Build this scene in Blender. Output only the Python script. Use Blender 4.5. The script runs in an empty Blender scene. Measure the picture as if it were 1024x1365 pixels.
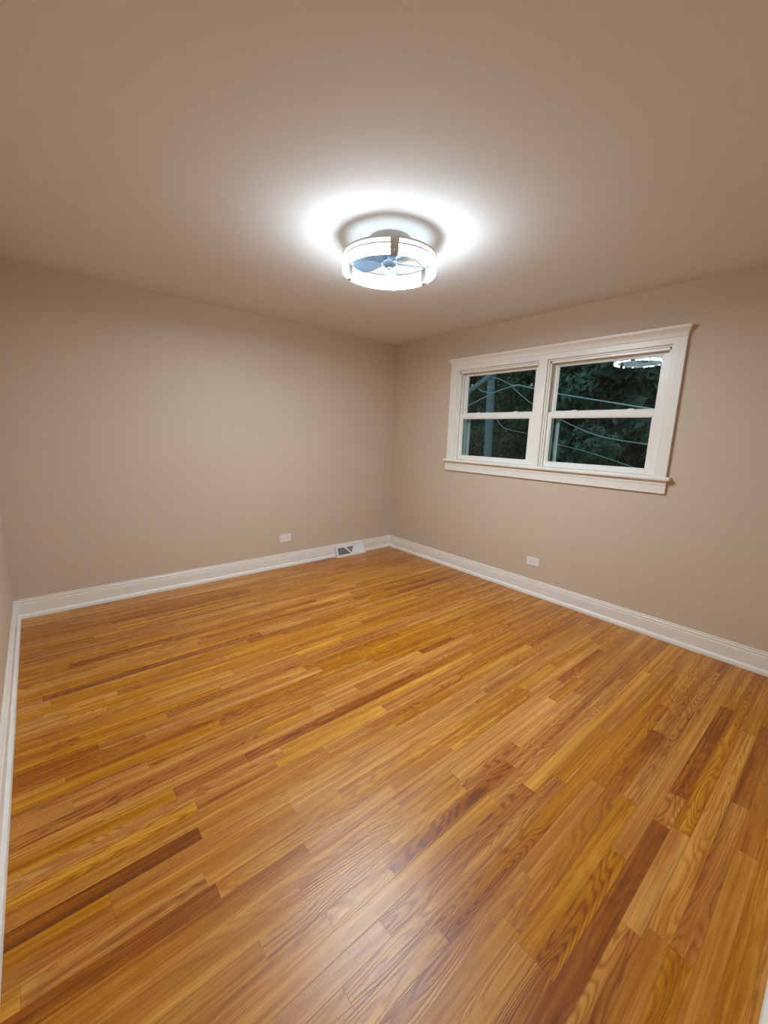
import bpy, bmesh, math, random
import numpy as np
from mathutils import Vector, Matrix

random.seed(7)
rng = np.random.default_rng(11)
S = bpy.context.scene
COL = S.collection
PI = math.pi

# ------------------------------------------------------------------ camera
F_PX, YAW, PITCH, ROLL = 545.59, 0.7047, -0.1877, 0.0311
CAM = Vector((-3.3599, -3.8218, 1.4045))
fw = Vector((math.sin(YAW) * math.cos(PITCH), math.cos(YAW) * math.cos(PITCH), math.sin(PITCH)))
r0 = fw.cross(Vector((0, 0, 1))).normalized()
u0 = r0.cross(fw)
rt = math.cos(ROLL) * r0 + math.sin(ROLL) * u0
up = -math.sin(ROLL) * r0 + math.cos(ROLL) * u0
cd = bpy.data.cameras.new('camera')
cam = bpy.data.objects.new('camera', cd)
COL.objects.link(cam)
cam.matrix_world = Matrix(((rt.x, up.x, -fw.x, CAM.x), (rt.y, up.y, -fw.y, CAM.y),
                           (rt.z, up.z, -fw.z, CAM.z), (0, 0, 0, 1)))
cd.sensor_fit = 'HORIZONTAL'
cd.sensor_width = 36.0
cd.lens = F_PX / 1024 * 36.0
cd.clip_start = 0.01
cd.clip_end = 300
S.camera = cam

# ------------------------------------------------------------------ light
LED_LOW, LED_MID, LED_TOP = 80.0, 26.0, 1.1   # emission of the drum's three bands, brightest at the foot
LED_IN = 8.0                        # emission of its inner face
ADDED_DOWN = 1580.0                    # emission of glow strips added under the drum to light floor and walls
LED_COL = (0.74, 0.90, 1.0)
SKY_STRENGTH = 0.46
SKY_TOP, SKY_LOW = (0.42, 0.80, 0.90), (0.55, 0.79, 0.88)
S.view_settings.view_transform = 'Standard'
S.view_settings.look = 'None'
S.view_settings.exposure = 0.11
S.view_settings.gamma = 1.0
S.view_settings.use_curve_mapping = False
S.cycles.use_denoising = True
S.cycles.max_bounces = 14
S.cycles.diffuse_bounces = 8
S.cycles.transparent_max_bounces = 24
S.cycles.sample_clamp_indirect = 6.0

w = bpy.data.worlds.new('dusk_sky')
S.world = w
w.use_nodes = True
nt = w.node_tree
bg = nt.nodes['Background']
tc = nt.nodes.new('ShaderNodeTexCoord')
sx = nt.nodes.new('ShaderNodeSeparateXYZ')
cr = nt.nodes.new('ShaderNodeValToRGB')
cr.color_ramp.elements[0].position, cr.color_ramp.elements[0].color = 0.0, SKY_LOW + (1,)
cr.color_ramp.elements[1].position, cr.color_ramp.elements[1].color = 0.6, SKY_TOP + (1,)
nt.links.new(tc.outputs['Generated'], sx.inputs[0])
nt.links.new(sx.outputs['Z'], cr.inputs[0])
nt.links.new(cr.outputs[0], bg.inputs[0])
bg.inputs[1].default_value = SKY_STRENGTH

# ------------------------------------------------------------------ sizes of the room
W, L, H = 3.589, 3.895, 2.44          # x from -W to 0, y from -L to 0
WT = 0.16                            # wall thickness


# ------------------------------------------------------------------ helpers
def lin(r, g, b):
    f = lambda c: c / 12.92 if c <= 0.04045 else ((c + 0.055) / 1.055) ** 2.4
    return (f(r / 255), f(g / 255), f(b / 255), 1)


def mat(name):
    m = bpy.data.materials.new(name)
    m.use_nodes = True
    return m, m.node_tree, m.node_tree.nodes['Principled BSDF']


def simple(name, col, rough=0.5, metal=0.0, spec=0.5, noise=0.0, scale=30.0, bump=0.0, bscale=200.0):
    m, t, p = mat(name)
    p.inputs['Base Color'].default_value = col if len(col) == 4 else tuple(col) + (1,)
    p.inputs['Roughness'].default_value = rough
    p.inputs['Metallic'].default_value = metal
    p.inputs['Specular IOR Level'].default_value = spec
    co = t.nodes.new('ShaderNodeTexCoord')
    if noise:
        n = t.nodes.new('ShaderNodeTexNoise')
        n.inputs['Scale'].default_value = scale
        n.inputs['Detail'].default_value = 3
        t.links.new(co.outputs['Object'], n.inputs['Vector'])
        hs = t.nodes.new('ShaderNodeHueSaturation')
        hs.inputs['Color'].default_value = p.inputs['Base Color'].default_value
        mr = t.nodes.new('ShaderNodeMapRange')
        mr.inputs[3].default_value = 1 - noise
        mr.inputs[4].default_value = 1 + noise
        t.links.new(n.outputs[0], mr.inputs[0])
        t.links.new(mr.outputs[0], hs.inputs['Value'])
        t.links.new(hs.outputs[0], p.inputs['Base Color'])
    if bump:
        n2 = t.nodes.new('ShaderNodeTexNoise')
        n2.inputs['Scale'].default_value = bscale
        n2.inputs['Detail'].default_value = 4
        t.links.new(co.outputs['Object'], n2.inputs['Vector'])
        b = t.nodes.new('ShaderNodeBump')
        b.inputs['Strength'].default_value = bump
        b.inputs['Distance'].default_value = 0.002
        t.links.new(n2.outputs[0], b.inputs['Height'])
        t.links.new(b.outputs[0], p.inputs['Normal'])
    return m


def link(name, me, m=None, parent=None, loc=None):
    o = bpy.data.objects.new(name, me)
    COL.objects.link(o)
    if m is not None and me is not None:
        me.materials.append(m)
    if parent is not None:
        o.parent = parent
    if loc is not None:
        o.location = loc
    return o


def tag(o, label=None, cat=None, group=None, kind=None):
    for k, v in (('label', label), ('category', cat), ('group', group), ('kind', kind)):
        if v:
            o[k] = v
    return o


def empty(name, loc=(0, 0, 0)):
    o = bpy.data.objects.new(name, None)
    o.empty_display_size = 0.05
    COL.objects.link(o)
    o.location = loc
    return o


class MB:
    """collects shapes and links them as one mesh object"""

    def __init__(self):
        self.bm = bmesh.new()

    def box(self, a, b, rot=None, piv=None):
        (x0, y0, z0), (x1, y1, z1) = a, b
        x0, x1 = min(x0, x1), max(x0, x1)
        y0, y1 = min(y0, y1), max(y0, y1)
        z0, z1 = min(z0, z1), max(z0, z1)
        v = [self.bm.verts.new(c) for c in ((x0, y0, z0), (x1, y0, z0), (x1, y1, z0), (x0, y1, z0),
                                            (x0, y0, z1), (x1, y0, z1), (x1, y1, z1), (x0, y1, z1))]
        for f in ((0, 3, 2, 1), (4, 5, 6, 7), (0, 1, 5, 4), (1, 2, 6, 5), (2, 3, 7, 6), (3, 0, 4, 7)):
            self.bm.faces.new([v[i] for i in f])
        if rot is not None:
            p = Vector(piv)
            for q in v:
                q.co = rot @ (q.co - p) + p
        return self

    def sweep(self, prof, path, closed=False, cap=True):
        """prof: list of rings already placed -> path is a list of rings (lists of points)"""
        rings = [[self.bm.verts.new(c) for c in r] for r in path]
        n = len(rings[0])
        m = len(rings)
        for i in range(m if closed else m - 1):
            a, b = rings[i], rings[(i + 1) % m]
            for j in range(n):
                k = (j + 1) % n
                try:
                    self.bm.faces.new((a[j], a[k], b[k], b[j]))
                except ValueError:
                    pass
        if cap and not closed:
            self.bm.faces.new(list(reversed(rings[0])))
            self.bm.faces.new(rings[-1])
        return self

    def lathe(self, prof, cx=0, cy=0, n=64, a0=0.0, a1=2 * PI):
        """closed profile of (r, z) turned about z; whole turn or a sector with end caps"""
        full = abs(a1 - a0 - 2 * PI) < 1e-6
        m = n if full else n + 1
        path = []
        for i in range(m):
            a = a0 + (a1 - a0) * i / n
            path.append([(cx + r * math.cos(a), cy + r * math.sin(a), z) for r, z in prof])
        return self.sweep(None, path, closed=full, cap=not full)

    def tube(self, pts, r, n=10):
        pts = [Vector(p) for p in pts]
        path = []
        rs = r if isinstance(r, (list, tuple)) else [r] * len(pts)
        prev = None
        for i, p in enumerate(pts):
            d = (pts[min(i + 1, len(pts) - 1)] - pts[max(i - 1, 0)]).normalized()
            h = Vector((0, 0, 1)) if abs(d.z) < 0.95 else Vector((1, 0, 0))
            if prev is not None:
                h = prev
            s = d.cross(h).normalized()
            t_ = s.cross(d).normalized()
            prev = t_
            path.append([p + rs[i] * (math.cos(2 * PI * k / n) * s + math.sin(2 * PI * k / n) * t_) for k in range(n)])
        return self.sweep(None, path)

    def build(self, name, m=None, parent=None, bevel=0.0, smooth=False, loc=None, seg=2):
        bmesh.ops.recalc_face_normals(self.bm, faces=self.bm.faces[:])
        me = bpy.data.meshes.new(name)
        self.bm.to_mesh(me)
        self.bm.free()
        o = link(name, me, m, parent, loc)
        if smooth:
            for p in me.polygons:
                p.use_smooth = True
            me.set_sharp_from_angle(angle=math.radians(40))
        if bevel:
            bv = o.modifiers.new('bevel', 'BEVEL')
            bv.width = bevel
            bv.segments = seg
            bv.limit_method = 'ANGLE'
            bv.angle_limit = math.radians(50)
        return o


# ------------------------------------------------------------------ materials
M_WALL = simple('greige_wall_paint', (0.595, 0.478, 0.370), 0.55, spec=0.35, noise=0.02, scale=3, bump=0.12, bscale=260)
M_CEIL = simple('flat_ceiling_paint', (0.76, 0.74, 0.72), 0.8, spec=0.2, noise=0.015, scale=2, bump=0.08, bscale=200)
M_TRIM = simple('white_trim_paint', (0.815, 0.77, 0.71), 0.33, spec=0.5, noise=0.01, scale=8)
M_VINYL = simple('white_vinyl', (0.82, 0.785, 0.735), 0.3, spec=0.5)
M_PLATE = simple('white_plastic', (0.80, 0.77, 0.72), 0.35, spec=0.5)
M_SLOT = simple('dark_slot', (0.05, 0.045, 0.04), 0.6)
M_SCREW = simple('painted_screw', (0.62, 0.60, 0.56), 0.4)
M_VENT = simple('white_enamelled_steel', (0.80, 0.79, 0.78), 0.35, spec=0.5)
M_VENTIN = simple('vent_inside_steel', (0.33, 0.32, 0.31), 0.6)
M_NICKEL = simple('brushed_nickel', (0.42, 0.38, 0.34), 0.38, metal=0.85, noise=0.05, scale=80)
M_MOTOR = simple('blue_grey_motor_shell', (0.16, 0.20, 0.26), 0.35, metal=0.4)
M_BARK = simple('bark', (0.09, 0.075, 0.06), 0.9, noise=0.35, scale=14, bump=0.8, bscale=20)
M_POLE = simple('weathered_pole_wood', (0.35, 0.38, 0.43), 0.85, noise=0.25, scale=9, bump=0.5, bscale=25)
M_CABLE = simple('grey_cable_sheath', (0.78, 0.82, 0.82), 0.55)
M_SCREEN = simple('grey_screen_frame', (0.42, 0.45, 0.46), 0.5)
M_STEEL = simple('galvanised_steel', (0.55, 0.58, 0.62), 0.45, metal=0.5)
M_GROUND = simple('dusky_lawn', (0.035, 0.05, 0.025), 0.95, noise=0.4, scale=1.5)
M_SIDING = simple('outside_siding', (0.45, 0.43, 0.40), 0.8)


def leaf_mat(name, a, b):
    m, t, p = mat(name)
    co = t.nodes.new('ShaderNodeTexCoord')
    n = t.nodes.new('ShaderNodeTexNoise')
    n.inputs['Scale'].default_value = 1.6
    n.inputs['Detail'].default_value = 5
    t.links.new(co.outputs['Object'], n.inputs['Vector'])
    r = t.nodes.new('ShaderNodeValToRGB')
    r.color_ramp.elements[0].position, r.color_ramp.elements[0].color = 0.35, a + (1,)
    r.color_ramp.elements[1].position, r.color_ramp.elements[1].color = 0.68, b + (1,)
    t.links.new(n.outputs[0], r.inputs[0])
    t.links.new(r.outputs[0], p.inputs['Base Color'])
    p.inputs['Roughness'].default_value = 0.4
    p.inputs['Specular IOR Level'].default_value = 0.5
    return m


M_LEAF = leaf_mat('broad_leaves', (0.045, 0.10, 0.072), (0.22, 0.35, 0.25))
M_LEAF2 = leaf_mat('fine_leaves', (0.05, 0.13, 0.07), (0.11, 0.24, 0.12))
M_LEAF3 = leaf_mat('dark_leaves', (0.03, 0.06, 0.035), (0.06, 0.10, 0.055))


def emission(name, col, s):
    m = bpy.data.materials.new(name)
    m.use_nodes = True
    t = m.node_tree
    t.nodes.remove(t.nodes['Principled BSDF'])
    e = t.nodes.new('ShaderNodeEmission')
    e.inputs[0].default_value = tuple(col) + (1,)
    e.inputs[1].default_value = s
    t.links.new(e.outputs[0], t.nodes['Material Output'].inputs[0])
    return m


M_LED = emission('lit_acrylic_low_band', LED_COL, LED_LOW)
M_LED_MID = emission('lit_acrylic_mid_band', LED_COL, LED_MID)
M_LED_TOP = emission('lit_acrylic_top_band', (1.0, 0.955, 0.87), LED_TOP)
M_LED_IN = emission('lit_acrylic_inner_face', LED_COL, LED_IN)
M_STRIP = emission('added_down_glow', LED_COL, ADDED_DOWN)


def glass_mat(name, tint, rough=0.0, ior=1.5):
    m = bpy.data.materials.new(name)
    m.use_nodes = True
    t = m.node_tree
    t.nodes.remove(t.nodes['Principled BSDF'])
    tr = t.nodes.new('ShaderNodeBsdfTransparent')
    tr.inputs[0].default_value = tuple(tint) + (1,)
    gl = t.nodes.new('ShaderNodeBsdfGlossy')
    gl.inputs['Roughness'].default_value = rough
    fr = t.nodes.new('ShaderNodeFresnel')
    fr.inputs[0].default_value = ior
    mx = t.nodes.new('ShaderNodeMixShader')
    t.links.new(fr.outputs[0], mx.inputs[0])
    t.links.new(tr.outputs[0], mx.inputs[1])
    t.links.new(gl.outputs[0], mx.inputs[2])
    t.links.new(mx.outputs[0], t.nodes['Material Output'].inputs[0])
    return m


M_GLASS = glass_mat('window_glass', (0.92, 0.97, 0.96), ior=1.3)


def blade_mat():
    m, t, p = mat('smoky_blue_acrylic')
    p.inputs['Base Color'].default_value = (0.20, 0.30, 0.42, 1)
    p.inputs['Roughness'].default_value = 0.25
    tr = t.nodes.new('ShaderNodeBsdfTransparent')
    tr.inputs[0].default_value = (0.72, 0.82, 0.92, 1)
    mx = t.nodes.new('ShaderNodeMixShader')
    mx.inputs[0].default_value = 0.5
    t.links.new(tr.outputs[0], mx.inputs[1])
    t.links.new(p.outputs[0], mx.inputs[2])
    t.links.new(mx.outputs[0], t.nodes['Material Output'].inputs[0])
    return m


M_BLADE = blade_mat()
M_BLADE_EDGE = simple('dark_blade_rim', (0.10, 0.13, 0.17), 0.4)


def floor_mat():
    """varnished strip oak: tone and figure vary per board ('board' attribute), grain runs along u of 'grain'"""
    m, t, p = mat('varnished_strip_oak')
    N, K = t.nodes.new, t.links.new

    def math_(op, a, b=None, c=None):
        n = N('ShaderNodeMath')
        n.operation = op
        for i, v in enumerate((a, b, c)):
            if v is None:
                continue
            if isinstance(v, (int, float)):
                n.inputs[i].default_value = v
            else:
                K(v, n.inputs[i])
        return n.outputs[0]

    uv = N('ShaderNodeUVMap'); uv.uv_map = 'grain'
    ed = N('ShaderNodeUVMap'); ed.uv_map = 'edge'
    at = N('ShaderNodeAttribute'); at.attribute_name = 'board'
    sc = N('ShaderNodeSeparateColor'); K(at.outputs['Color'], sc.inputs[0])
    tone, fig, hue = sc.outputs[0], sc.outputs[1], sc.outputs[2]

    def mapped(sx_, sy_):
        mp = N('ShaderNodeMapping')
        mp.inputs['Scale'].default_value = (sx_, sy_, 1)
        K(uv.outputs[0], mp.inputs[0])
        return mp.outputs[0]

    def noise(vec, scale, detail=2.0, rough=0.5, dist=0.0):
        n = N('ShaderNodeTexNoise')
        n.inputs['Scale'].default_value = scale
        n.inputs['Detail'].default_value = detail
        n.inputs['Roughness'].default_value = rough
        n.inputs['Distortion'].default_value = dist
        K(vec, n.inputs['Vector'])
        return n.outputs[0]

    # cathedral figure: contour lines of a slow field, plus straight rift lines
    field = noise(mapped(1.6, 13.0), 1.0, 1.5, 0.45)
    freq = math_('MULTIPLY_ADD', fig, 95.0, 55.0)
    rings = math_('SINE', math_('MULTIPLY', field, freq))
    rings = math_('MULTIPLY_ADD', rings, 0.5, 0.5)
    rings = math_('POWER', rings, 2.2)
    figmask = math_('SMOOTHSTEP', fig, 0.25, 0.8) if False else math_('MULTIPLY', fig, 1.0)
    straight = noise(mapped(0.9, 95.0), 1.0, 3.0, 0.6)
    streak = noise(mapped(1.1, 26.0), 1.0, 3.0, 0.55)
    pores = noise(mapped(26.0, 620.0), 1.0, 2.0, 0.6)
    fleck = noise(mapped(7.0, 9.0), 1.0, 2.0, 0.5)

    ramp = N('ShaderNodeValToRGB')
    e = ramp.color_ramp.elements
    e[0].position, e[0].color = 0.0, (0.175, 0.040, 0.002, 1)
    e[1].position, e[1].color = 1.0, (0.70, 0.335, 0.060, 1)
    x = e.new(0.30); x.color = (0.31, 0.083, 0.004, 1)
    x = e.new(0.62); x.color = (0.46, 0.172, 0.0145, 1)
    # tone shifted by streaks along the board and by the figure
    tv = math_('MULTIPLY_ADD', math_('SUBTRACT', streak, 0.5), 1.15, tone)
    tv = math_('MULTIPLY_ADD', math_('SUBTRACT', straight, 0.5), 0.85, tv)
    tv = math_('SUBTRACT', tv, math_('MULTIPLY', math_('MULTIPLY', rings, figmask), 0.33))
    tv = math_('MULTIPLY_ADD', math_('SUBTRACT', fleck, 0.5), 0.16, tv)
    po = N('ShaderNodeMapRange')
    po.inputs[1].default_value, po.inputs[2].default_value = 0.58, 0.72
    po.inputs[3].default_value, po.inputs[4].default_value = 0.0, 0.16
    K(pores, po.inputs[0])
    tv = math_('SUBTRACT', tv, po.outputs[0])
    K(tv, ramp.inputs[0])
    hs = N('ShaderNodeHueSaturation')
    K(ramp.outputs[0], hs.inputs['Color'])
    K(math_('MULTIPLY_ADD', math_('SUBTRACT', hue, 0.5), 0.003, 0.5), hs.inputs['Hue'])
    K(math_('MULTIPLY_ADD', math_('SUBTRACT', hue, 0.5), 0.08, 1.0), hs.inputs['Saturation'])
    # hairline joints between boards
    se = N('ShaderNodeSeparateXYZ'); K(ed.outputs[0], se.inputs[0])
    dv = math_('MINIMUM', se.outputs[1], math_('SUBTRACT', 0.0571, se.outputs[1]))
    du = se.outputs[0]
    dd = math_('MINIMUM', dv, du)
    jm = N('ShaderNodeMapRange')
    jm.inputs[1].default_value, jm.inputs[2].default_value = 0.0002, 0.0011
    jm.inputs[3].default_value, jm.inputs[4].default_value = 0.68, 1.0
    K(dd, jm.inputs[0])
    mul = N('ShaderNodeMix'); mul.data_type = 'RGBA'; mul.blend_type = 'MULTIPLY'
    mul.inputs[0].default_value = 1.0
    K(hs.outputs[0], mul.inputs[6])
    K(jm.outputs[0], mul.inputs[7])
    K(mul.outputs[2], p.inputs['Base Color'])
    p.inputs['Roughness'].default_value = 0.36
    p.inputs['Specular IOR Level'].default_value = 0.38
    p.inputs['Coat Weight'].default_value = 0.14
    p.inputs['Coat Roughness'].default_value = 0.30
    b = N('ShaderNodeBump')
    b.inputs['Strength'].default_value = 0.5
    b.inputs['Distance'].default_value = 0.0006
    hgt = math_('SUBTRACT', math_('MULTIPLY', jm.outputs[0], 1.5), math_('MULTIPLY', math_('ADD', rings, math_('MULTIPLY', po.outputs[0], 3.0)), 0.5))
    K(hgt, b.inputs['Height'])
    K(b.outputs[0], p.inputs['Normal'])
    K(b.outputs[0], p.inputs['Coat Normal'])
    return m


M_FLOOR = floor_mat()


# ------------------------------------------------------------------ floor of strip boards
def build_floor():
    PW = 0.0571
    Y0 = -2.475                     # a joint line read off the photograph
    rows = range(-43, 25)
    # boards that stand out in the photograph: row -> (x0, x1, tone, figure)
    special = {
        -31: [(-2.70, -2.06, 0.80, 0.2)], -4: [(-2.43, -1.75, 0.30, 0.3)], -16: [(-3.02, -2.60, 0.79, 0.1)],
        -2: [(-2.70, -2.10, 0.80, 0.2)], 7: [(-3.35, -2.86, 0.80, 0.15), (-2.14, -1.32, 0.82, 0.1)],
        15: [(-1.58, -1.14, 0.34, 0.6)], 18: [(-2.62, -1.70, 0.31, 0.35), (-1.50, -0.62, 0.34, 0.5)],
        19: [(-2.16, -1.68, 0.80, 0.25)], 13: [(-2.60, -2.03, 0.42, 0.9)], 0: [(-3.70, -3.047, 0.16, 0.25)],
        4: [(-3.70, -3.06, 0.42, 0.4)], 16: [(-2.78, -2.45, 0.77, 0.3)], 3: [(-3.08, -2.57, 0.78, 0.2)],
        17: [(-2.45, -1.95, 0.60, 1.0)], 11: [(-2.72, -1.95, 0.52, 0.95)], 9: [(-2.60, -1.90, 0.50, 0.9)],
    }
    verts, faces, gr, edg, colr = [], [], [], [], []
    x_lo, x_hi = -W - 0.02, 0.02
    for r in rows:
        y1 = Y0 - r * PW
        y0 = y1 - PW
        if y0 > 0.01 or y1 < -L - 0.01:
            continue
        sp = sorted(special.get(r, []))
        segs, x = [], x_lo

        def fill(a, b):
            out = []
            x_ = a
            first = a == x_lo
            while x_ < b - 1e-4:
                ln = random.choice((random.uniform(0.25, 0.6), random.uniform(0.6, 1.1), random.uniform(1.0, 1.7)))
                if first:
                    ln *= random.uniform(0.3, 1)
                    first = False
                e_ = x_ + ln
                if b - e_ < 0.18:
                    e_ = b
                tn = min(1.0, max(0.05, random.gauss(0.635, 0.055)))
                q = random.random()
                if q < 0.06:
                    tn = random.uniform(0.32, 0.44)
                elif q > 0.93:
                    tn = random.uniform(0.72, 0.80)
                out.append((x_, e_, tn, random.random() ** 1.3))
                x_ = e_
            return out
        for s in sp:
            a, b = max(s[0], x_lo), min(s[1], x_hi)
            if a > x + 1e-4:
                segs += fill(x, a)
            segs.append((a, b, s[2], s[3]))
            x = b
        if x < x_hi - 1e-4:
            segs += fill(x, x_hi)
        for (a, b, tn, fg) in segs:
            ou, ov = random.uniform(0, 200), random.uniform(0, 40)
            hu = random.random()
            k = len(verts)
            n = max(2, int((b - a) / 0.25) + 1)
            for i in range(n + 1):
                xx = a + (b - a) * i / n
                verts += [(xx, y0, 0), (xx, y1, 0)]
            for i in range(n):
                faces.append((k + 2 * i, k + 2 * i + 2, k + 2 * i + 3, k + 2 * i + 1))
                xa, xb = a + (b - a) * i / n, a + (b - a) * (i + 1) / n
                da, db = min(xa - a, b - xa), min(xb - a, b - xb)
                gr += [(xa + ou, ov), (xb + ou, ov), (xb + ou, ov + PW), (xa + ou, ov + PW)]
                edg += [(da, 0), (db, 0), (db, PW), (da, PW)]
                colr += [(tn, fg, hu, 1)] * 4
    # slab below the boards
    k = len(verts)
    xa, xb, ya, yb = -W - 0.10, 0.10, -L - 0.10, 0.10
    verts += [(xa, ya, -0.001), (xb, ya, -0.001), (xb, yb, -0.001), (xa, yb, -0.001),
              (xa, ya, -0.15), (xb, ya, -0.15), (xb, yb, -0.15), (xa, yb, -0.15)]
    for f in ((0, 1, 2, 3), (7, 6, 5, 4), (4, 5, 1, 0), (5, 6, 2, 1), (6, 7, 3, 2), (7, 4, 0, 3)):
        faces.append(tuple(k + i for i in f))
        gr += [(0, 0)] * 4
        edg += [(0.02, 0.02)] * 4
        colr += [(0.5, 0.5, 0.5, 1)] * 4
    me = bpy.data.meshes.new('floor')
    me.from_pydata(verts, [], faces)
    for nm, dat in (('grain', gr), ('edge', edg)):
        u = me.uv_layers.new(name=nm)
        u.data.foreach_set('uv', np.array(dat, dtype=np.float32).ravel())
    ca = me.color_attributes.new('board', 'FLOAT_COLOR', 'CORNER')
    ca.data.foreach_set('color', np.array(colr, dtype=np.float32).ravel())
    o = link('floor', me, M_FLOOR)
    tag(o, kind='structure')
    return o


build_floor()

# ------------------------------------------------------------------ walls and ceiling
OY0, OY1, OZ0, OZ1 = -2.845, -0.965, 1.142, 2.075       # rough opening of the window


def structure(o):
    o['kind'] = 'structure'
    return o


structure(MB().box((-W - WT, 0, -0.15), (WT, WT, H + 0.1)).build('wall_back', M_WALL))
structure(MB().box((-W - WT, -L, -0.15), (-W, 0, H + 0.1)).build('wall_left', M_WALL))
structure(MB().box((-W - WT, -L - WT, -0.15), (WT, -L, H + 0.1)).build('wall_front', M_WALL))
structure(MB().box((0, -L, -0.15), (WT, 0, OZ0)).box((0, -L, OZ1), (WT, 0, H + 0.1))
          .box((0, -L, OZ0), (WT, OY0, OZ1)).box((0, OY1, OZ0), (WT, 0, OZ1)).build('wall_right', M_WALL))
structure(MB().box((-W - WT, -L - WT, H), (WT, WT, H + 0.1)).build('ceiling', M_CEIL))

# ------------------------------------------------------------------ baseboards
BP = [(0.0, 0.0), (0.030, 0.0), (0.030, 0.012), (0.027, 0.024), (0.020, 0.031), (0.0150, 0.0335), (0.0150, 0.098), (0.0128, 0.100),
      (0.0128, 0.1035), (0.0150, 0.1055), (0.0150, 0.109), (0.0120, 0.112), (0.0108, 0.117), (0.0125, 0.122), (0.0120, 0.128),
      (0.0085, 0.134), (0.0100, 0.138), (0.0100, 0.1425), (0.0085, 0.1441), (0.0, 0.1441)]
E_ = 0.0005


def baseboard(name, fn, a, b):
    MBo = MB()
    MBo.sweep(None, [[fn(a, d, z) for d, z in BP], [fn(b, d, z) for d, z in BP]])
    return structure(MBo.build(name, M_TRIM, smooth=False))


def mitred(name, fn, a, b, sa, sb):
    """run from a to b, ends mitred into the corners"""
    m = MB()
    m.sweep(None, [[fn(a + sa * d, d, z) for d, z in BP], [fn(b + sb * d, d, z) for d, z in BP]])
    return structure(m.build(name, M_TRIM))


mitred('baseboard_back', lambda s, d, z: (s, -d, z + E_), -W, 0, 1, -1)
mitred('baseboard_right', lambda s, d, z: (-d, s, z + E_), -L, 0, 1, -1)
mitred('baseboard_left', lambda s, d, z: (-W + d, s, z + E_), -L, 0, 1, -1)
mitred('baseboard_front', lambda s, d, z: (s, -L + d, z + E_), -W, 0, 1, -1)

# ------------------------------------------------------------------ window
win = structure(empty('window_1', (0, -1.91, 1.142)))
WB = Matrix.Translation((0, 1.91, -1.142))


def wpart(mb, name, m, parent=win, bevel=0.0015):
    o = mb.build(name, m, parent, bevel)
    o.data.transform(WB) if parent is win else o.data.transform(WB)
    return o


CX = -0.020                          # room face of the casings
# side casings with a stepped back band
wpart(MB().box((CX, -0.975, 1.171), (0, -0.935, 2.075)).box((CX - 0.006, -0.935, 1.171), (0, -0.895, 2.075)), 'side_casing', M_TRIM)
wpart(MB().box((CX, -2.867, 1.171), (0, -2.832, 2.075)).box((CX - 0.006, -2.913, 1.171), (0, -2.867, 2.075)), 'side_casing', M_TRIM)
wpart(MB().box((CX, -1.940, 1.171), (0.03, -1.862, 2.062)), 'mullion_casing', M_TRIM)


def head():
    """head casing: flat frieze, small bead, flaring crown returned at both ends"""
    prof = [(0.022, 2.058), (0.022, 2.098), (0.026, 2.101), (0.027, 2.106), (0.024, 2.110), (0.025, 2.118), (0.030, 2.130),
            (0.038, 2.141), (0.047, 2.149), (0.050, 2.152), (0.050, 2.168)]
    m = MB()
    rings = []
    for d, z in prof:
        g = (d - 0.022) * 0.62
        rings.append([(0, -2.912 - g, z), (-d, -2.912 - g, z), (-d, -0.897 + g, z), (0, -0.897 + g, z)])
    m.sweep(None, rings)
    return m


wpart(head(), 'head_casing', M_TRIM, bevel=0.0)
wpart(MB().box((-0.055, -2.941, 1.145), (0.035, -0.872, 1.171)), 'stool', M_TRIM, bevel=0.006)
wpart(MB().box((-0.020, -2.919, 1.051), (0, -0.879, 1.112)).box((-0.025, -2.919, 1.112), (0, -0.879, 1.1455)), 'apron', M_TRIM, bevel=0.003)
# jamb lining between casing and unit
J = MB()
for (ya, yb) in ((-0.986, -0.965), (-1.880, -1.850), (-1.952, -1.922), (-2.845, -2.822)):
    J.box((0.0, ya, 1.171), (WT + 0.01, yb, 2.06))
for (ya, yb) in ((-1.850, -0.986), (-2.822, -1.952)):
    J.box((0.0, ya, 2.046), (WT + 0.01, yb, 2.075))
    J.box((0.035, ya, 1.142), (WT + 0.02, yb, 1.171))
J.box((0.03, -1.922, 1.142), (WT + 0.01, -1.880, 2.075))
wpart(J, 'jamb', M_TRIM)
# vinyl tracks of each unit, then two sashes in each
for (ya, yb) in ((-1.850, -0.986), (-2.822, -1.952)):
    T = MB()
    for (p, q) in ((ya, ya + 0.014), (yb - 0.014, yb)):
        T.box((0.012, p, 1.171), (0.026, q, 2.046))          # inner stop
        T.box((0.062, p, 1.171), (0.070, q, 2.046))          # parting bead
        T.box((0.108, p, 1.171), (0.125, q, 2.046))          # blind stop
    T.box((0.012, ya, 2.028), (0.026, yb, 2.046))
    T.box((0.060, ya, 2.036), (0.070, yb, 2.046))
    T.box((0.108, ya, 2.030), (0.125, yb, 2.046))
    wpart(T, 'window_track', M_VINYL)


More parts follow.
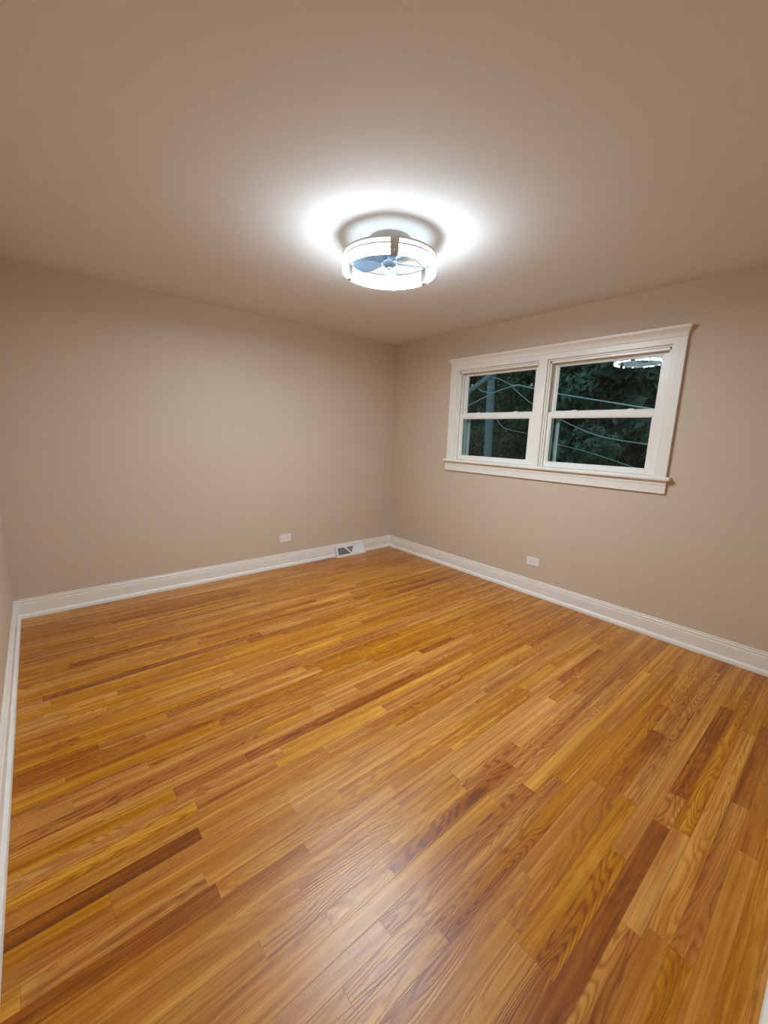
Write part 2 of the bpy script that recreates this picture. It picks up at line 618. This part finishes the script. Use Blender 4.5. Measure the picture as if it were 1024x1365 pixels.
def sash(gy0, gy1, gz0, gz1, oy0, oy1, oz0, oz1, x0, x1, locks):
    m = MB()
    m.box((x0, oy0, oz0), (x1, gy0, oz1)).box((x0, gy1, oz0), (x1, oy1, oz1))
    m.box((x0, gy0, oz0), (x1, gy1, gz0)).box((x0, gy0, gz1), (x1, gy1, oz1))
    # sloped glazing bead round the pane
    b, xm = 0.009, (x0 + x1) / 2
    loop_o = [(x0 + 0.004, gy0, gz0), (x0 + 0.004, gy1, gz0), (x0 + 0.004, gy1, gz1), (x0 + 0.004, gy0, gz1)]
    s = wpart(m, 'sash', M_VINYL, bevel=0.002)
    n = MB()
    n.box((xm - 0.002, gy0 - 0.004, gz0 - 0.004), (xm + 0.002, gy1 + 0.004, gz1 + 0.004))
    p = wpart(n, 'pane', M_GLASS, parent=s, bevel=0)
    k = MB()
    for (p0, p1, q0, q1) in ((gy0, gy0 + b, gz0, gz1), (gy1 - b, gy1, gz0, gz1), (gy0 + b, gy1 - b, gz0, gz0 + b), (gy0 + b, gy1 - b, gz1 - b, gz1)):
        k.box((x0 + 0.006, p0, q0), (xm - 0.002, p1, q1))
    wpart(k, 'glazing_bead', M_VINYL, parent=s, bevel=0.003)
    if locks:
        for f in (0.25, 0.80):
            yc = gy1 + (gy0 - gy1) * f
            c = MB()
            c.box((x0 + 0.004, yc - 0.030, oz1), (x1 - 0.004, yc + 0.030, oz1 + 0.007))
            c.box((x0 + 0.008, yc - 0.018, oz1 + 0.007), (x1 - 0.010, yc + 0.022, oz1 + 0.015))
            wpart(c, 'sash_lock', M_VINYL, parent=s, bevel=0.002)
    return s


for (ya, yb, ga, gb) in ((-1.850, -0.986, -1.797, -1.032), (-2.822, -1.952, -2.762, -1.990)):
    # lower sash stands towards the room, the upper one further out
    sash(ga, gb, 1.208, 1.590, ya + 0.014, yb - 0.014, 1.172, 1.632, 0.028, 0.060, True)
    sash(ga + 0.004, gb - 0.004, 1.636, 2.014, ya + 0.014, yb - 0.014, 1.600, 2.044, 0.072, 0.104, False)
    # insect screen frame outside the lower sash
    F = MB()
    F.box((0.126, ya + 0.016, 1.172), (0.136, ya + 0.040, 1.62)).box((0.126, yb - 0.075, 1.172), (0.136, yb - 0.040, 1.62))
    F.box((0.126, ya + 0.040, 1.172), (0.136, yb - 0.075, 1.192)).box((0.126, ya + 0.040, 1.60), (0.136, yb - 0.075, 1.62))
    wpart(F, 'screen_frame', M_SCREEN)


# ------------------------------------------------------------------ outlets
def outlet(label, origin, along, out):
    """sideways duplex receptacle: plate 122 x 76 mm"""
    e = empty('wall_outlet', origin)
    tag(e, label, 'outlet', 'duplex outlets above the baseboard')
    A, O = Vector(along), Vector(out)
    Z = Vector((0, 0, 1))

    def P(m, a0, a1, z0, z1, d0, d1):
        c = [A * a + Z * z + O * d for a in (a0, a1) for z in (z0, z1) for d in (d0, d1)]
        lo = [min(v[i] for v in c) for i in range(3)]
        hi = [max(v[i] for v in c) for i in range(3)]
        m.box(lo, hi)
        return m
    P(MB(), -0.061, 0.061, -0.039, 0.039, 0.0002, 0.006).build('cover_plate', M_PLATE, e, 0.003)
    for s in (-1, 1):
        m = MB()
        ring = []
        for k in range(20):
            t = 2 * PI * k / 20
            a = s * 0.0195 + max(-0.0135, min(0.0135, 0.0172 * math.cos(t)))
            z = 0.0172 * math.sin(t)
            ring.append((a, z))
        m.sweep(None, [[A * a + Z * z + O * 0.0055 for a, z in ring], [A * a + Z * z + O * 0.0082 for a, z in ring]])
        f = m.build('receptacle', M_PLATE, e, 0.0006)
        for (a0, a1, z0, z1) in ((-0.0035, 0.0045, 0.0055, 0.0078), (-0.0025, 0.0045, -0.0078, -0.0055), (-0.0105, -0.0062, -0.0022, 0.0022)):
            P(MB(), s * 0.0195 + a0, s * 0.0195 + a1, z0, z1, 0.0078, 0.0084).build('slot', M_SLOT, f)
    m = MB()
    m.sweep(None, [[A * 0.003 * math.cos(t) + Z * 0.003 * math.sin(t) + O * d for t in [2 * PI * k / 12 for k in range(12)]] for d in (0.0055, 0.0075)])
    m.build('screw', M_SCREW, e)
    return e


outlet('white sideways duplex outlet on the long windowless wall, left of the vent', (-1.454, 0, 0.311), (1, 0, 0), (0, -1, 0))
outlet('white sideways duplex outlet on the wall below the window', (0, -1.983, 0.311), (0, 1, 0), (-1, 0, 0))

# ------------------------------------------------------------------ baseboard register
VX0, VX1, VB, VT, VH = -0.852, -0.447, 0.082, 0.036, 0.118
vent = tag(empty('baseboard_vent', ((VX0 + VX1) / 2, -0.05, 0.0006)),
           'white sloped baseboard vent with triangular grilles near the corner', 'vent')
VO = Vector((-(VX0 + VX1) / 2, 0.05, 0.0))


def vp(mb, name, m, parent=vent, bevel=0.0):
    o = mb.build(name, m, parent, bevel)
    o.data.transform(Matrix.Translation(VO))
    return o


def face(x, t, d=0.0):
    """point on the sloped face: t 0 at the floor lip, 1 at the top; d outwards"""
    y = -(VB + (VT - VB) * t)
    z = 0.016 + (VH - 0.016) * t
    nrm = Vector((0, -(VH - 0.016), -(VT - VB) * -1)).normalized()
    nrm = Vector((0, -(VH - 0.016), (VB - VT))).normalized()
    return Vector((x, y, z)) + nrm * d


def slab(mb, poly, d0, d1):
    mb.sweep(None, [[face(x, t, d0) for x, t in poly], [face(x, t, d1) for x, t in poly]])
    return mb


xa, xb = VX0 + 0.022, VX1 - 0.022
Vm = VX0 + 0.205                      # foot of the V bars
fr = MB()
slab(fr, [(VX0, 0), (VX1, 0), (VX1, 0.13), (VX0, 0.13)], -0.002, 0)
slab(fr, [(VX0, 0.86), (VX1, 0.86), (VX1, 1), (VX0, 1)], -0.002, 0)
slab(fr, [(VX0, 0.13), (xa, 0.13), (xa, 0.86), (VX0, 0.86)], -0.002, 0)
slab(fr, [(xb, 0.13), (VX1, 0.13), (VX1, 0.86), (xb, 0.86)], -0.002, 0)
fr.box((VX0, -VB, 0.0), (VX1, -VB + 0.0025, 0.018))
fr.box((VX0, -VT - 0.001, VH - 0.002), (VX1, -0.0155, VH))
vp(fr, 'face_frame', M_VENT)
bars = MB()
slab(bars, [(Vm - 0.014, 0.12), (Vm + 0.004, 0.12), (Vm - 0.072, 0.87), (Vm - 0.092, 0.87)], -0.003, 0.0015)
slab(bars, [(Vm - 0.004, 0.12), (Vm + 0.014, 0.12), (Vm + 0.060, 0.87), (Vm + 0.042, 0.87)], -0.003, 0.0015)
vp(bars, 'divider', M_VENT)
for nm, xs in (('end_cap', (VX0, VX0 + 0.002)), ('end_cap', (VX1 - 0.002, VX1))):
    c = MB()
    c.sweep(None, [[(x, -VB, 0), (x, -VB, 0.016), (x, -VT, VH), (x, -0.0155, VH), (x, -0.0155, 0.033), (x, -0.031, 0.03), (x, -0.031, 0)] for x in xs])
    vp(c, nm, M_VENT)
bk = MB()
bk.sweep(None, [[(x, -0.034, 0.002), (x, -0.036, 0.11), (x, -0.032, 0.11), (x, -0.032, 0.002)] for x in (VX0 + 0.003, VX1 - 0.003)])
vp(bk, 'duct_back', M_VENTIN)


def fins(name, region, tilt, step, m):
    """thin louvre blades crossing the region; tilt turns their broad side to the left or the right"""
    g = MB()
    x = xa + step / 2
    while x < xb:
        ts = [t for t in [0.13 + 0.73 * i / 40 for i in range(41)] if region(x, t)]
        if len(ts) > 2:
            t0, t1 = min(ts), max(ts)
            q = []
            for t in (t0, t1):
                a = face(x - tilt * 0.5, t, -0.0005)
                b = face(x + tilt * 0.5, t, -0.013)
                q.append([a, a + Vector((0.0007, 0, 0)), b + Vector((0.0007, 0, 0)), b])
            g.sweep(None, q)
        x += step
    return vp(g, name, m)


lb = lambda t: Vm - 0.005 - 0.078 * (t - 0.12) / 0.75
rb = lambda t: Vm + 0.005 + 0.046 * (t - 0.12) / 0.75
fins('left_grille', lambda x, t: x < lb(t) - 0.008, 0.009, 0.0115, M_VENT)
fins('middle_grille', lambda x, t: lb(t) + 0.008 < x < rb(t) - 0.008, 0.004, 0.0115, M_VENT)
fins('right_grille', lambda x, t: x > rb(t) + 0.008, -0.014, 0.0100, M_VENT)

# ------------------------------------------------------------------ caged ceiling fan light
FX, FY = -1.780, -1.945
fan = tag(empty('ceiling_fan_light', (FX, FY, H)),
          'round flush ceiling light with a glowing drum and a small caged fan inside', 'ceiling light')
ZB, ZT, R0 = 2.272 - H, 2.346 - H, 0.254
az = math.atan2(CAM.y - FY, CAM.x - FX) + math.radians(5)       # the post that faces the door side
canopy = MB().lathe([(0.0005, -0.001), (0.115, -0.001), (0.115, -0.012), (0.108, -0.030), (0.092, -0.034), (0.0005, -0.034)], n=72)
canopy.build('canopy', M_NICKEL, fan, smooth=True)
MB().lathe([(0.0005, -0.034), (0.062, -0.034), (0.062, -0.085), (0.055, -0.096), (0.0005, -0.096)], n=48).build('motor_housing', M_MOTOR, fan, smooth=True)
hub = MB().lathe([(0.0005, -0.096), (0.046, -0.096), (0.046, -0.120), (0.036, -0.133), (0.018, -0.138), (0.0005, -0.139)], n=40).build('hub', M_MOTOR, fan, smooth=True)
MB().lathe([(0.0005, -0.1385), (0.012, -0.1385), (0.011, -0.146), (0.0005, -0.148)], n=20).build('hub_cap', M_NICKEL, hub, smooth=True)
# opaque rims over and under the diffuser
MB().lathe([(R0 - 0.010, ZT), (R0 + 0.0015, ZT), (R0 + 0.0015, ZT + 0.006), (R0 - 0.010, ZT + 0.006)], n=120).build('top_rim', M_NICKEL, fan, smooth=True)
gap = math.radians(4.6)
for k in range(3):
    a0 = az + 2 * PI * k / 3
    seg = MB().lathe([(R0 - 0.009, ZB + 0.0005), (R0, ZB + 0.0005), (R0, ZB + 0.027), (R0, ZB + 0.047), (R0, ZT - 0.0005), (R0 - 0.009, ZT - 0.0005)], n=44, a0=a0 + gap, a1=a0 + 2 * PI / 3 - gap)
    seg = seg.build('light_segment', M_LED, fan, smooth=True)
    for q_ in (M_LED_IN, M_LED_MID, M_LED_TOP):
        seg.data.materials.append(q_)
    for q in seg.data.polygons:
        if q.center.xy.length < R0 - 0.004 and abs(q.normal.z) < 0.5:
            q.material_index = 1
        elif q.center.z > ZB + 0.047 - 0.002:
            q.material_index = 3
        elif q.center.z > ZB + 0.027:
            q.material_index = 2
    strip = MB()  # added emitter under the segment, sends light down and spares the ceiling
    ring = [[((R0 - q) * math.cos(t_), (R0 - q) * math.sin(t_), ZB) for q in (0.008, 0.001)] for t_ in
            [a0 + gap * 1.3 + (2 * PI / 3 - 2.6 * gap) * i / 40 for i in range(41)]]
    strip.sweep(None, [[r_[0], r_[1], (r_[1][0], r_[1][1], ZB + 0.0003), (r_[0][0], r_[0][1], ZB + 0.0003)] for r_ in ring])
    strip.build('added_glow_strip', M_STRIP, seg)
    for z, d in ((ZB + 0.0255, 0.0020), (ZB + 0.0460, 0.0020)):
        MB().lathe([(R0, z), (R0 + d, z), (R0 + d, z + 0.006), (R0, z + 0.006)], n=44, a0=a0 + gap, a1=a0 + 2 * PI / 3 - gap).build('band', M_NICKEL, seg, smooth=True)
    post = MB().lathe([(R0 - 0.012, ZB - 0.0005), (R0 + 0.003, ZB - 0.0005), (R0 + 0.003, ZT), (R0 - 0.012, ZT)], n=8, a0=a0 - gap, a1=a0 + gap)
    post = post.build('post', M_NICKEL, fan)
    c, s = math.cos(a0), math.sin(a0)
    t = Vector((-s, c, 0)) * 0.011
    q = []
    for (r, z) in ((0.100, -0.030), (R0 - 0.006, ZT + 0.004)):
        p = Vector((r * c, r * s, z))
        q.append([p - t, p + t, p + t + Vector((0, 0, -0.006)), p - t + Vector((0, 0, -0.006))])
    MB().sweep(None, q).build('arm', M_NICKEL, post)
    p = Vector(((R0 + 0.003) * c, (R0 + 0.003) * s, ZB + 0.016))
    o_ = Vector((c, s, 0))
    tt = Vector((-s, c, 0))
    MB().sweep(None, [[p + o_ * d + tt * 0.0055 * math.cos(v) + Vector((0, 0, 0.0055 * math.sin(v))) for v in [2 * PI * i / 14 for i in range(14)]] for d in (-0.001, 0.004)]).build('screw', M_PLATE, post)


def blade(a):
    """broad rounded paddle, pitched about its length"""
    n = 22
    tip = []
    for i in range(n + 1):
        u = i / n
        r = 0.040 + 0.168 * u
        wl = 0.022 + 0.060 * math.sin(min(1, u * 1.25) * PI / 2) ** 1.2
        if u > 0.72:
            wl *= math.sqrt(max(0.0, 1 - ((u - 0.72) / 0.28) ** 2)) * 0.98 + 0.02
        tip.append((r, wl))
    edge = [(r, w_ * 0.75) for r, w_ in tip] + [(r, -w_ * 0.55) for r, w_ in reversed(tip)]

    def put(x, y, dz):
        z = -0.118 + y * 0.30 + dz
        return Vector((x * math.cos(a) - y * math.sin(a), x * math.sin(a) + y * math.cos(a), z))
    m = MB()
    m.sweep(None, [[put(x, y, d) for x, y in edge] for d in (0.0, 0.003)])
    b = m.build('blade', M_BLADE, fan)
    e_ = MB()
    pts = [put(x, y, 0.0015) for x, y in edge]
    e_.tube(pts + [pts[0]], 0.0022, 6)
    e_.build('blade_rim', M_BLADE_EDGE, b)
    return b


for k in range(5):
    blade(az + math.radians(28) + 2 * PI * k / 5)

# ------------------------------------------------------------------ outside at dusk
structure(MB().box((0.5, -120, -0.75), (320, 300, -0.6)).build('lawn', M_GROUND))


def leaves(name, blobs, n, size, m, parent, seed):
    """a crown of leaf blades scattered over and inside the given blobs, with small leafy cores"""
    g = np.random.default_rng(seed)
    bl = np.array(blobs, float)                    # cx cy cz rx ry rz
    wgt = (bl[:, 3] * bl[:, 4] * bl[:, 5]) ** (2 / 3)
    idx = g.choice(len(bl), n, p=wgt / wgt.sum())
    d = g.normal(size=(n, 3))
    d /= np.linalg.norm(d, axis=1)[:, None]
    rr = (0.55 + 0.5 * g.random(n) ** 0.6)[:, None]
    c = bl[idx, :3] + d * bl[idx, 3:] * rr
    nrm = d * 0.8 + g.normal(size=(n, 3)) * 0.6 + np.array([0, 0, 0.4])
    nrm /= np.linalg.norm(nrm, axis=1)[:, None]
    ax = np.cross(nrm, g.normal(size=(n, 3)))
    ax /= np.linalg.norm(ax, axis=1)[:, None]
    ay = np.cross(nrm, ax)
    s = (size * (0.6 + 0.8 * g.random(n)))[:, None]
    v = np.stack([c - ax * s, c - ay * s * 0.5 - nrm * s * 0.15, c + ax * s, c + ay * s * 0.5 - nrm * s * 0.15], 1).reshape(-1, 3)
    me = bpy.data.meshes.new(name)
    f = np.arange(4 * n).reshape(-1, 4)
    bm = bmesh.new()
    me.from_pydata(v.tolist(), [], f.tolist())
    bm.from_mesh(me)
    for b in bl:
        mt = Matrix.Translation(b[:3]) @ Matrix.Diagonal((b[3] * 0.62, b[4] * 0.62, b[5] * 0.62, 1))
        r = bmesh.ops.create_icosphere(bm, subdivisions=2, radius=1, matrix=mt)
        for q in r['verts']:
            q.co += Vector(g.normal(size=3) * 0.06)
    bm.to_mesh(me)
    bm.free()
    return link(name, me, m, parent)


def tree(label, x, y, h, rad, seed, nl, size, m, low=0.15, gappy=False, name='tree'):
    g = random.Random(seed)
    e = tag(empty(name, (x, y, -0.6)), label, 'tree', 'trees outside the window')
    pts, rs = [], []
    for i in range(8):
        u = i / 7
        pts.append((0.15 * math.sin(u * 3 + seed), 0.12 * math.cos(u * 2.4 + seed) - 0.12 * math.cos(seed), u * h * 0.8))
        rs.append(0.17 * (1 - 0.75 * u))
    bl = []
    for i in range(26 if not gappy else 17):
        u = g.random()
        z = h * (low + (1 - low) * u)
        rr = rad * (math.sin(PI * (0.12 + 0.80 * u)) ** 0.7)
        t = g.uniform(0, 2 * PI)
        k = g.uniform(0.25, 1.0)
        s = g.uniform(0.45, 0.85) * rad * 0.52
        bl.append((rr * k * math.cos(t), rr * k * math.sin(t), z, s, s, s * 0.75))
    limb = MB()
    limb.tube(pts, rs, 10)
    for b in bl[:9]:
        u = min(0.95, max(0.4, b[2] * 0.7) / (h * 0.8))
        q = Vector(pts[int(u * 7)]).lerp(Vector(pts[min(7, int(u * 7) + 1)]), u * 7 - int(u * 7))
        limb.tube([q, ((q.x + b[0]) / 2, (q.y + b[1]) / 2, (q.z + b[2]) / 2 - 0.05), (b[0], b[1], b[2])], [0.055, 0.04, 0.015], 6)
    limb.build('trunk', M_BARK, e, smooth=True)
    leaves('foliage', bl, nl, size, m, e, seed)
    return e


# the utility pole seen through the left sashes
PXo, PYo = 10.0, 5.86
pole = tag(empty('utility_pole', (PXo, PYo - 0.10, -0.6)), 'weathered grey utility pole beyond the left half of the window', 'utility pole')
MB().tube([(0, 0, 0), (0, 0.07, 2.2), (0, 0.16, 4.6), (0.0, 0.24, 7.4)], [0.16, 0.15, 0.14, 0.12], 16).build('shaft', M_POLE, pole, smooth=True)
ca, cb = Vector((-0.16, 1.65, 3.40)), Vector((-0.16, -0.05, 4.35))
dv = (cb - ca).normalized()
sd = dv.cross(Vector((1, 0, 0))).normalized()
MB().sweep(None, [[p + Vector((-0.05, 0, 0)) + sd * 0.085, p + Vector((0.05, 0, 0)) + sd * 0.085, p + Vector((0.05, 0, 0)) - sd * 0.085, p + Vector((-0.05, 0, 0)) - sd * 0.085] for p in (ca, cb)]).build('brace', M_POLE, pole, 0.008)
brk = MB()
brk.tube([(-0.15, 0.62, 3.86), (-0.17, 0.45, 3.74), (-0.16, 0.28, 3.69), (-0.13, 0.12, 3.68)], 0.022, 8)
brk.build('bracket', M_STEEL, pole, smooth=True)
for z in (3.66, 3.86):
    cl = MB().lathe([(0.142, z - 0.02), (0.157, z - 0.02), (0.157, z + 0.02), (0.142, z + 0.02)], 0, 0.135, n=20)
    cl.build('clamp_band', M_STEEL, pole)


def wire(name, label, pts, r, seg=10):
    P = [Vector(p) for p in pts]
    out = []
    for i in range(len(P) - 1):
        a, b, c, d = P[max(i - 1, 0)], P[i], P[i + 1], P[min(i + 2, len(P) - 1)]
        for k in range(seg):
            t = k / seg
            out.append(0.5 * ((2 * b) + (c - a) * t + (2 * a - 5 * b + 4 * c - d) * t * t + (3 * b - a - 3 * c + d) * t ** 3))
    out.append(P[-1])
    o = MB().tube(out, r, 8).build(name, M_CABLE, smooth=True)
    return tag(o, label, 'cable', 'overhead cables outside the window')


def along(px_dir, x):
    """point at distance x on the line of sight noted as (y, z) at x = 9.8 from the camera"""
    y, z = px_dir
    k = (x - CAM.x) / (9.8 - CAM.x)
    return (x, CAM.y + (y - CAM.y) * k, CAM.z + (z - CAM.z) * k)


wire('overhead_cable', 'straight pale cable crossing the upper sash of the right window half', [along((4.637, 3.25), 9.4), along((3.988, 3.083), 9.0), along((3.089, 2.864), 8.4), along((0.371, 2.321), 6.4), along((-1.6, 1.95), 5.2)], 0.017)
wire('overhead_cable', 'thin cable rising past the utility pole to the splice', [along((7.35, 2.40), 8.6), along((6.834, 2.574), 8.8), along((5.712, 3.001), 9.1), along((5.2, 3.14), 9.25), along((4.637, 3.25), 9.4)], 0.013)
wire('overhead_cable', 'sagging cable from the splice down across the lower right sash', [along((4.808, 3.159), 9.4), along((4.019, 2.59), 9.0), along((3.0, 2.08), 8.5), along((1.751, 1.577), 7.8), along((0.353, 1.357), 7.0), along((-1.0, 1.30), 6.2)], 0.010)
wire('overhead_cable', 'lowest thin slack cable crossing both lower sashes', [(9.862, 5.93, 2.35), along((5.55, 2.22), 9.5), along((5.357, 2.045), 9.2), along((5.007, 1.75), 9.0), along((4.111, 1.578), 8.6), along((3.17, 1.301), 8.2), along((1.912, 1.045), 7.7), along((0.591, 0.686), 7.2), along((-0.8, 0.3), 6.6)], 0.007)
wire('overhead_cable', 'short dim cable running from the pole top towards the splice', [(9.86, 5.86, 3.62), along((5.435, 3.514), 9.75), along((4.879, 3.266), 9.7), along((4.637, 3.25), 9.4)], 0.011)
sp = MB()
c0 = Vector(along((4.72, 3.21), 9.40))
sp.tube([c0 + Vector((0, 0.14, -0.02)), c0 + Vector((0, 0.05, 0.0)), c0 + Vector((0, -0.05, 0.01)), c0 + Vector((0, -0.14, 0.03))], [0.02, 0.045, 0.045, 0.02], 10)
tag(sp.build('cable_splice', M_STEEL, smooth=True), 'small pale splice where the overhead cables meet', 'splice')

tree('broad dark leafy tree filling the right half of the window', 12.4, 2.7, 7.2, 2.2, 3, 15000, 0.17, M_LEAF, low=0.02)
tree('sparser leafy tree at the right window edge', 13.2, -0.9, 6.6, 2.0, 5, 5500, 0.17, M_LEAF, low=0.02)
tree('soft green tree just right of the utility pole', 15.5, 8.6, 7.8, 2.4, 8, 17000, 0.10, M_LEAF2, low=0.05)
tree('tall fine-leaved tree behind the left edge of the right sashes', 17.8, 6.2, 9.0, 2.6, 13, 17000, 0.11, M_LEAF2, low=0.03)
tree('dim tree at the far left edge of the window', 18.5, 13.0, 8.6, 2.8, 21, 14000, 0.11, M_LEAF2, low=0.03)
tree('low dark tree behind the leafy tree at the right window edge', 19.0, 2.2, 6.0, 2.6, 34, 12000, 0.15, M_LEAF3, low=0.03)


for lab, x, y, sd_ in (('distant dark tree left of the utility pole', 27.0, 20.5, 61), ('distant dark tree directly behind the cable splice', 27.5, 15.5, 62),
                       ('distant dark tree behind the left part of the right sashes', 28.0, 10.8, 63), ('low distant tree behind the right edge of the right sashes', 27.0, 5.8, 64)):
    tree(lab, x, y, 12.0 if y > 8 else 5.6, 3.0, sd_, 9000, 0.22, M_LEAF3, low=0.0)


def shrub(label, x, y, rx, ry, h, seed):
    e = tag(empty('shrub', (x, y, -0.6)), label, 'shrub', 'shrubs outside the window')
    g = random.Random(seed)
    bl = []
    for i in range(16):
        s = g.uniform(0.35, 0.6)
        bl.append((g.uniform(-rx, rx), g.uniform(-ry, ry), g.uniform(0.2, h - 0.3), s, s, s))
    st = MB()
    for i in range(5):
        b = bl[i]
        st.tube([(b[0] * 0.3, b[1] * 0.3, 0), (b[0] * 0.7, b[1] * 0.7, b[2] * 0.5), b[:3]], [0.03, 0.022, 0.01], 6)
    st.build('stems', M_BARK, e)
    leaves('foliage', bl, 6000, 0.08, M_LEAF3, e, seed)


shrub('low dark shrub left of the utility pole foot', 11.6, 7.7, 0.7, 0.7, 2.1, 51)
shrub('low dark shrub right of the utility pole foot', 11.8, 5.6, 0.6, 0.5, 2.1, 52)
shrub('low dark shrub behind the lower right sash corner', 16.2, 2.2, 0.8, 0.9, 2.6, 53)
